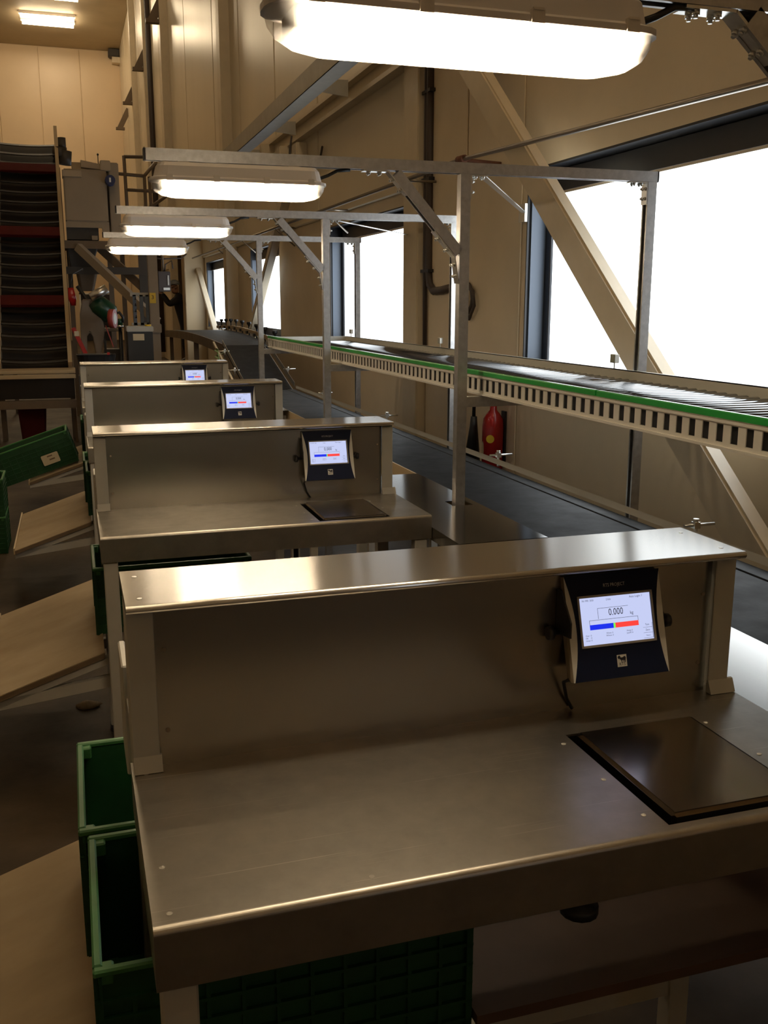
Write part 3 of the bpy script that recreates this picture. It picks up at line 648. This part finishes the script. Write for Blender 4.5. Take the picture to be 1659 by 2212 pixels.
c1 = crate2('green crate on the floor at the left edge, bottom of two', (-.80, 7.15, .003)); c2 = crate2('green crate stacked on another at the left edge of the hall', (-.80, 7.16, .264))

# ================================================================== HALL MACHINES
# inclined belt elevator
t = thing('belt_elevator', 'tall inclined slatted belt elevator with red cross plates at the left', 'elevator', (-.42, 13, 0))
P0, P1 = V((0, 12.9, .93)), V((0, 16.5, 4.12)); ed = (P1 - P0).normalized(); en = V((0, -ed.z, ed.y)); EL = (P1 - P0).length
E_ = lambda x, s_, h: V((x, 0, 0)) + P0 + ed * s_ + en * h
for x0, x1 in ((-.875, -.835), (-.05, .0)): MB().prism([(-.05, -.16), (EL + .25, -.16), (EL + .25, .10), (-.05, .10)], lambda u, v, q: E_(q, u, v), x0, x1).build('side_rail', 'rail_beige', t)
MB().prism([(0, -.10), (EL, -.10), (EL, -.13), (0, -.13)], lambda u, v, q: E_(q, u, v), -.835, -.05).build('back_plate', 'machine_dark', t)
ns = 21; arc = [(-.832 + .779 * k / 8) for k in range(9)]
sl = MB(); sag = lambda x: -.028 * (1 - ((x + .46) / .37) ** 2)
sl.loops([[E_(x, .02 + sag(x), .045), E_(x, .135 + sag(x), -.005), E_(x, .135 + sag(x), -.02), E_(x, .02 + sag(x), .030)] for x in arc], smooth=False)
so = sl.build('slat', 'slat', t)
step = EL / ns
for i in range(1, ns): rep(so, t, ed * (step * i))
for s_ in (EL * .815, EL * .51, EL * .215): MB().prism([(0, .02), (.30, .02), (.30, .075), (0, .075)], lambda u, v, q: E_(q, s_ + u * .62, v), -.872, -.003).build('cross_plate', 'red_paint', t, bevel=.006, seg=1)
MB().tube([(.02, 16.3, 3.86), (.02, 16.3, 4.0)], .11, 12).tube([(.08, 16.28, 3.75), (.10, 16.28, 3.95)], .10, 12).tube([(.06, 16.28, 3.97), (.06, 16.28, 4.14)], .06, 12).build('drive_motor', 'machine_dark', t)
for x in (-.86, -.02): MB().box(x - .03, x + .03, 12.95, 13.05, 0, .9).build('leg', 'brown_steel', t); MB().box(x - .03, x + .03, 16.2, 16.3, 0, 3.7).build('leg', 'brown_steel', t)
t = thing('elevator_hopper', 'dark steel hopper below the elevator with a pale front lip', 'hopper', (-.42, 12.6, 0))
MB().box(-.95, .03, 12.4, 12.88, .86, .90).box(-.95, .03, 12.38, 12.42, .80, .85).build('front_lip', 'rail_beige', t, bevel=.006, seg=1)
MB().prism([(12.42, .80), (12.86, .80), (12.8, .55), (12.55, .55)], lambda u, v, q: (q, u, v), -.94, .01).build('bin', 'machine_dark', t)
MB().box(-.95, .02, 12.42, 12.5, .44, .54).build('lower_beam', 'brown_steel', t)
for x in (-.93, -.02): MB().box(x, x + .03, 12.6, 12.68, 0, .55).build('leg', 'brown_steel', t)
t = thing('orange_bin', 'dull orange bin in the shade under the elevator', 'bin', (-.6, 12.8, 0))
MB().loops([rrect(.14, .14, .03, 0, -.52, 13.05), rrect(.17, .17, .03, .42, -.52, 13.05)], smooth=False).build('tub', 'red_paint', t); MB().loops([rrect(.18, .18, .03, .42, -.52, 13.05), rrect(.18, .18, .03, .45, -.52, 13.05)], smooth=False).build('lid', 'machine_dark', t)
# filling machine
t = thing('filling_machine', 'large grey-beige filling machine on a steel frame beside the elevator', 'machine', (.4, 15, 0))
MB().box(.04, .625, 14.9, 15.8, 2.82, 3.53).build('cabinet', 'machine', t, bevel=.015)
MB().box(.655, .80, 14.95, 15.7, 2.64, 3.64).build('side_cabinet', 'machine', t, bevel=.012)
MB().box(.03, .29, 14.88, 15.2, 3.42, 3.51).box(.17, .52, 15.3, 15.7, 3.56, 3.67).prism([(.29, 3.66), (.62, 3.60), (.62, 3.53), (.29, 3.56)], lambda u, v, q: (u, q, v), 14.95, 15.1).build('top_cover', 'tan_shell', t, bevel=.006, seg=1)
MB().box(.55, .69, 14.9, 15.2, 3.52, 3.66).build('control_box', 'tan_shell', t, bevel=.008)
MB().tube([(.53, 15, 3.6), (.53, 15, 3.74)], .006, 6).tube([(.53, 15, 3.73), (.53, 15, 3.745), (.53, 15, 3.76)], [.008, .016, .008], 8).build('lever', 'black', t)
MB().tube([(.67, 14.75, 3.38), (.67, 14.94, 3.38)], .07, 14).build('motor', 'blue_motor', t); MB().box(.655, .68, 14.74, 14.749, 3.35, 3.41).build('nameplate', 'white', t)
MB().box(.04, .48, 15.0, 15.7, 2.58, 2.82).build('feed_opening', 'machine_dark', t)
MB().box(.04, .53, 14.92, 14.98, 2.74, 2.82).box(.53, .63, 14.92, 14.98, 2.66, 2.82).box(.38, .46, 14.9, 14.95, 2.57, 2.63).build('lower_trim', 'machine', t)
MB().box(-.02, .66, 14.9, 15.6, 2.45, 2.56).build('base_frame', 'brown_steel', t)
MB().loops([rrect(.21, .25, .02, 2.45, .24, 15.2), rrect(.15, .18, .02, 2.18, .21, 15.2)], smooth=False).build('hopper', 'machine_dark', t)
MB().loops([rrect(.15, .15, .05, 2.12, .285, 15.2), rrect(.10, .1, .04, 1.86, .27, 15.2)], smooth=False).build('outlet_funnel', 'brown_steel', t)
MB().tube([(.30, 15.2, 2.0), (.30, 15.2, 2.18)], .05, 10).build('outlet_neck', 'machine_dark', t)
MB().bar((.18, 14.85, 2.47), (1.16, 14.0, 1.44), .09, .11).build('diagonal_strut', 'machine', t); MB().bar((.45, 15.3, 2.52), (1.10, 15.1, 1.88), .09, .11).build('diagonal_strut', 'brown_steel', t)
MB().box(.0, 1.10, 15.0, 15.1, 2.10, 2.20).build('cross_beam', 'machine_dark', t)
for x, y in ((.02, 15.5), (.6, 15.5)): MB().box(x, x + .07, y, y + .07, 0, 2.45).build('leg', 'brown_steel', t)
MB().box(1.02, 1.16, 15.02, 15.12, 0, 2.4).build('leg', 'machine_dark', t)
t = thing('steel_column', 'grey-brown steel column with a yellow numbered sign', 'column', (1.08, 13.5, 0))
MB().box(1.03, 1.155, 13.5, 13.62, 0, 2.46).build('column', 'machine', t, bevel=.008); MB().box(1.00, 1.17, 13.47, 13.64, 1.30, 1.42).build('collar', 'machine', t, bevel=.008)
sg = MB().box(1.035, 1.115, 13.494, 13.499, 1.69, 1.825).build('sign', 'yellow', t)
text(sg, '3', .075, 'ink', lambda x, y: (1.075 + x, 13.4935, 1.765 + y))
# capping machine in the middle distance
t = thing('mixing_machine', 'grey machine with an arched base and a green motor', 'machine', (.28, 13, 0))
MB().prism([(.12, 1.05), (.19, 1.05), (.20, 1.28), (.235, 1.33), (.27, 1.28), (.30, 1.05), (.36, 1.05), (.42, 1.36), (.40, 1.50), (.30, 1.74), (.17, 1.74), (.13, 1.55)], lambda u, v, q: (u, q, v), 12.95, 13.25).box(.10, .38, 12.95, 13.25, 0, 1.05).build('base', 'mixer', t, bevel=.01)
MB().tube([(.30, 13.0, 1.72), (.36, 13.0, 1.67), (.50, 13.0, 1.55), (.54, 13.0, 1.52)], [.10, .13, .13, .08], 14).build('motor', 'green_motor', t)
MB().tube([(.27, 12.85, 1.76), (.47, 12.85, 1.87)], [.055, .06], 12).build('chrome_cap', 'zinc', t)
MB().tube([(.12, 13.05, 1.9), (.30, 13.1, 1.62), (.38, 13.1, 1.40)], .025, 8).build('arm', 'black', t)
t = thing('tape_roll', 'roll of red and white tape on the grey machine', 'tape', (.5, 12.62, 1.4))
MB().tube([(.475, 12.56, 1.505), (.535, 12.54, 1.505)], .115, 18).build('roll', 'tape_red', t); MB().tube([(.473, 12.56, 1.505), (.537, 12.54, 1.505)], .07, 14).build('core', 'white', t)
MB().bar((.42, 12.60, 1.42), (.50, 12.60, 1.16), .05, .012).build('tape_end', 'tape_red', t); MB().box(.44, .46, 12.58, 12.83, 1.49, 1.52).build('spindle', 'black', t)
t = thing('hook_block', 'small green hook block with a bright tip behind the tape roll', 'hook', (.58, 12.8, 1.45))
MB().tube([(.56, 12.8, 1.56), (.60, 12.8, 1.58), (.64, 12.8, 1.52), (.635, 12.8, 1.45)], .018, 8).build('hook', 'black', t); MB().tube([(.60, 12.82, 1.50), (.60, 12.82, 1.42)], .04, 10).build('block', 'green_motor', t); MB().tube([(.60, 12.82, 1.42), (.60, 12.82, 1.39)], .045, 10).build('tip', 'zinc', t)
MB().tube([(.60, 12.84, 1.39), (.60, 12.84, 0)], .02, 8).build('pole', 'black', t)
t = thing('red_bag', 'small red bag hanging at the elevator side', 'bag', (.05, 13.1, 1.7))
MB().loops([rrect(.03, .03, .02, 1.66, .06, 13.1), rrect(.05, .05, .03, 1.75, .05, 13.1), rrect(.035, .04, .02, 1.88, .04, 13.1)]).build('bag', 'red', t); MB().tube([(.03, 13.1, 1.87), (.07, 13.15, 2.05), (.2, 13.3, 2.12), (.22, 14.9, 2.15)], .008, 6).build('strap', 'black', t)
t = thing('red_stand', 'slanting red bar with a pale tag behind the farthest station', 'stand', (.1, 12.5, 1.1))
MB().bar((.035, 12.5, 1.40), (.165, 12.5, 1.08), .05, .05).box(.10, .22, 12.45, 12.55, 0, 1.08).build('bar', 'red', t, bevel=.005); MB().box(.045, .10, 12.465, 12.472, 1.30, 1.36).build('tag', 'cream_label', t)
t = thing('black_tub', 'shallow black tub behind the farthest station shelf', 'tub', (.26, 11.5, 1.05))
MB().loops([rrect(.17, .15, .1, .9, .26, 11.5), rrect(.21, .19, .12, 1.11, .26, 11.5), rrect(.215, .195, .12, 1.13, .26, 11.5), rrect(.19, .17, .1, 1.12, .26, 11.5), rrect(.15, .13, .08, 1.0, .26, 11.5)], smooth=False).build('tub', 'black', t)
MB().box(.06, .46, 11.35, 11.65, .02, .9).build('stand', 'machine_dark', t); MB().box(.38, .41, 11.45, 11.48, 1.12, 1.15).build('red_tag', 'red', t)
t = thing('control_cabinet', 'black control cabinet with a white label plate and grey top', 'cabinet', (.82, 12.5, 0))
MB().box(.67, .975, 12.5, 12.9, 0, 1.345).build('body', 'black', t, bevel=.006); MB().box(.66, .985, 12.48, 12.92, 1.345, 1.41).build('top', 'grey_paint', t, bevel=.008); MB().box(.735, .87, 12.494, 12.499, 1.24, 1.32).build('label', 'cream_label', t)
MB().tube([(.93, 12.6, 1.41), (.93, 12.6, 1.43)], .04, 10).build('indicator', 'yellow', t)
t = thing('workbench', 'dark low workbench between the grey machine and the black cabinet', 'workbench', (.52, 13.3, 0))
MB().box(.40, .655, 13.28, 13.7, 1.33, 1.37).build('top', 'machine', t, bevel=.005); MB().box(.41, .65, 13.32, 13.68, .5, 1.1).build('drawer_box', 'machine_dark', t, bevel=.005)
for x in (.41, .62): MB().box(x, x + .03, 13.3, 13.33, 0, 1.33).build('leg', 'black', t)
t = thing('tool_rack', 'grey metal rack with hooks behind the control cabinet', 'rack', (.92, 14, 0))
for x in (.83, .92, 1.0): MB().box(x, x + .045, 13.75, 13.80, 0, 1.80).build('upright', 'blue_frame', t)
MB().box(.80, 1.06, 13.75, 13.80, 1.78, 1.83).box(.8, 1.06, 13.75, 13.80, 1.40, 1.43).build('cross_bar', 'grey_paint', t)
for k in range(4): MB().tube([(.86, 13.74, 1.5 + .08 * k), (.86, 13.65, 1.5 + .08 * k), (.86, 13.64, 1.53 + .08 * k)], .008, 6).build('hook', 'black', t)
# handrail of the platform beyond
t = thing('platform_handrail', 'brown tubular handrail of a raised platform behind the lamps', 'handrail', (1.6, 22, 3.5))
for p, q in (((1.32, 22, 3.2), (1.30, 22, 4.70)), ((1.30, 22, 4.68), (2.6, 22, 4.72)), ((1.10, 22, 4.34), (1.70, 22, 4.31)), ((1.3, 22, 4.02), (2.5, 22, 4.00)), ((1.70, 22, 4.31), (1.70, 22, 3.2)), ((1.80, 22, 4.3), (1.82, 22, 3.2)), ((1.70, 22, 4.31), (2.05, 23, 4.75)), ((1.75, 22, 3.65), (2.3, 22.6, 4.05))):
    MB().tube([p, q], .035, 8).build('rail', 'brown_steel', t)
MB().box(1.1, 2.7, 21.9, 24, 3.05, 3.2).build('platform', 'brown_steel', t); MB().box(1.2, 1.3, 23.7, 23.8, 0, 3.05).box(2.5, 2.6, 23.7, 23.8, 0, 3.05).build('leg', 'brown_steel', t)
t = thing('red_crate_dolly', 'low red crate on the floor below the feed conveyor', 'crate', (1.9, 19.2, 0))
MB().loops([rrect(.2, .2, .02, .25, 1.42, 14.2), rrect(.22, .22, .02, .72, 1.42, 14.2)], smooth=False).build('box', 'red', t); MB().box(1.22, 1.62, 14.0, 14.4, .08, .25).build('base', 'machine_dark', t)
for x in (1.27, 1.57): MB().tube([(x, 14.2, .04), (x + .03, 14.2, .04)], .04, 10).build('wheel', 'rubber', t)
t = thing('electrical_box', 'grey electrical box hanging from cables in front of the worker', 'box', (1.85, 21.0, 1.9))
MB().box(1.80, 2.05, 21.0, 21.2, 1.92, 2.33).build('enclosure', 'conduit', t, bevel=.012); MB().box(1.99, 2.02, 20.985, 20.999, 2.05, 2.25).build('door_latch', 'zinc', t); MB().box(1.9, 2.03, 20.985, 20.999, 1.95, 2.0).build('label', 'white', t)
MB().tube([(1.95, 21.1, 2.33), (1.97, 21.1, 2.47), (2.1, 21.1, 2.55), (2.12, 21.1, 2.38)], .015, 8).tube([(1.6, 21.1, 2.62), (1.9, 21.1, 2.58), (2.3, 21.1, 2.6), (2.7, 21.6, 2.9)], .014, 8).build('cable', 'conduit', t)
MB().tube([(1.92, 21.1, 2.32), (1.92, 21.1, 3.05)], .02, 8).build('hanger', 'brown_steel', t)
t = thing('rear_door', 'dark doorway in the far end wall of the hall', 'door', (1.0, 46.3, 0))
MB().box(.55, 1.9, 46.36, 46.44, 0, 2.05).build('leaf', 'dark_frame', t); MB().box(.48, .55, 46.35, 46.45, 0, 2.12).box(1.9, 1.97, 46.35, 46.45, 0, 2.12).box(.48, 1.97, 46.35, 46.45, 2.05, 2.12).build('frame', 'white', t)

# clump of soil on the floor, leafy sprig caught at the incline
t = thing('soil_clump', 'small brown clump of soil on the floor by the second station', 'clump', (-.03, 4.08, 0))
b = MB()
rg = []
for z, r in ((0, .028), (.012, .032), (.024, .022), (.032, .008)): rg.append([(-.03 + r * (1 + .35 * math.sin(3 * a + z * 90)) * math.cos(a) * 1.5, 4.08 + r * (1 + .3 * math.cos(2 * a + z * 60)) * math.sin(a), z) for a in [k * math.pi / 6 for k in range(12)]])
b.loops(rg).build('clod', 'soil', t)
t = thing('leafy_sprig', 'green leafy sprig caught on the left rail of the steep belt', 'sprig', (1.54, 10.3, .92))
MB().tube([(1.475, 10.3, 1.02), (1.47, 10.28, 1.10), (1.455, 10.3, 1.22)], .006, 6).build('stem', 'leaf', t)
for k in range(9):
    z = 1.03 + k * .022; a = k * 2.1; e = .05
    MB().prism([(0, 0), (.35, .22), (.8, .16), (1, 0), (.8, -.16), (.35, -.22)], lambda u, v, q: (1.465 + math.cos(a) * u * e * 1.3 - math.sin(a) * v * e, 10.29 + math.sin(a) * u * e * 1.3 + math.cos(a) * v * e, z + u * .03 + q), 0, .002).build('leaf', 'leaf', t)

# ------------------------------------------------------------------ worker
t = thing('person', 'worker in dark jacket and grey cap reaching up to the hanging box', 'person', (2.32, 21.8, .34))
MB().box(2.0, 2.79, 22.35, 22.85, .0, .04).box(2.0, 2.79, 22.35, 22.85, .30, .34).box(2.0, 2.05, 22.35, 22.85, .04, .30).box(2.74, 2.79, 22.35, 22.85, .04, .30).build('step', 'brown_steel', None)
stp = bpy.data.objects['step']; tag(stp, 'low brown step under the worker by the pillar', 'step')
def skin(name, verts, edges_, rad, mt, parent, root=0, sub=2):
    org = ROOT[parent.name]; me = bpy.data.meshes.new(name); me.from_pydata([V(v) - org for v in verts], edges_, [])
    o = bpy.data.objects.new(name, me); C.objects.link(o)
    md = o.modifiers.new('s', 'SKIN'); md.use_smooth_shade = True
    for i, r in enumerate(rad):
        sv = me.skin_vertices[0].data[i]; sv.radius = (r, r) if not isinstance(r, tuple) else r; sv.use_root = (i == root)
    sd = o.modifiers.new('d', 'SUBSURF'); sd.levels = sub; sd.render_levels = sub
    me2 = bpy.data.meshes.new_from_object(o.evaluated_get(bpy.context.evaluated_depsgraph_get())); bpy.data.objects.remove(o)
    for p in me2.polygons: p.use_smooth = True
    me2.materials.clear(); me2.materials.append(M[mt]); me2.name = name
    o = bpy.data.objects.new(name, me2); C.objects.link(o); o.parent = parent; ROOT[o.name] = org; return o
y0 = 21.8
bv = [(2.40, y0, 1.22), (2.37, y0, 1.42), (2.33, y0, 1.62), (2.29, y0, 1.76), (2.25, y0, 1.84),
      (2.30, y0 - .16, 1.74), (2.06, y0 - .26, 1.60), (1.92, y0 - .16, 1.82),
      (2.30, y0 + .16, 1.74), (2.10, y0 + .22, 1.62), (1.95, y0 + .12, 1.84),
      (2.40, y0 - .09, 1.12), (2.36, y0 - .10, .78), (2.42, y0 - .10, .42), (2.40, y0 + .09, 1.12), (2.42, y0 + .10, .78), (2.46, y0 + .10, .42)]
be = [(0, 1), (1, 2), (2, 3), (3, 4), (3, 5), (5, 6), (6, 7), (3, 8), (8, 9), (9, 10), (0, 11), (11, 12), (12, 13), (0, 14), (14, 15), (15, 16)]
br = [.16, .15, .18, .14, .06, .085, .072, .046, .085, .072, .046, .10, .075, .055, .10, .075, .055]
skin('body', bv, be, br, 'jacket', t)
skin('head', [(2.25, y0, 1.83), (2.22, y0, 1.92), (2.20, y0, 2.00), (2.20, y0, 2.05), (2.12, y0, 1.955), (2.13, y0, 1.90)], [(0, 1), (1, 2), (2, 3), (2, 4), (1, 5)], [.055, .075, .092, .08, .018, .04], 'skin', t)
MB().loops([[(2.21 + r * math.cos(a) * 1.1, y0 + r * math.sin(a), z) for a in [k * math.pi / 7 for k in range(14)]] for z, r in ((2.03, .103), (2.07, .10), (2.11, .075), (2.13, .03))]).box(2.02, 2.13, y0 - .07, y0 + .07, 2.03, 2.04).build('cap', 'cap', t)
for s in (-1, 1):
    MB().tube([(2.12, y0 + s * .035, 1.985), (2.115, y0 + s * .035, 1.985)], .010, 8).build('eye', 'black', t)
    MB().tube([(2.22, y0 + s * .085, 1.94), (2.22, y0 + s * .095, 1.985)], .018, 8).build('ear', 'skin', t)
    hy = y0 + (-.16 if s < 0 else .12); hz = 1.83 if s < 0 else 1.85; hx = 1.91 if s < 0 else 1.94
    hv = [(hx, hy, hz), (hx - .05, hy, hz + .05)]; he = [(0, 1)]; hr = [.03, .034]
    for k, ln in enumerate((.075, .085, .08, .062)):
        yy = hy - .033 + k * .022; i = len(hv); hv += [(hx - .075, yy, hz + .075), (hx - .08 - ln * .4, yy, hz + .09 + ln * .4), (hx - .075 - ln * .4, yy, hz + .10 + ln * .8)]; he += [(1, i), (i, i + 1), (i + 1, i + 2)]; hr += [.011, .0095, .008]
    i = len(hv); hv += [(hx - .02, hy - .045, hz + .05), (hx - .035, hy - .06, hz + .085)]; he += [(0, i), (i, i + 1)]; hr += [.012, .009]
    skin('hand', hv, he, hr, 'skin', t, sub=1)
for s, x in ((-1, 2.40), (1, 2.44)): MB().loops([rrect(.13, .05, .04, .34, x - .05, y0 + s * .10), rrect(.13, .05, .04, .40, x - .05, y0 + s * .10), rrect(.07, .05, .04, .46, x + .0, y0 + s * .10)]).build('shoe', 'black', t)
t.location = (2.32 * 1.037, 22.6, .34); t.scale = (1.037, 1.037, 1.037)
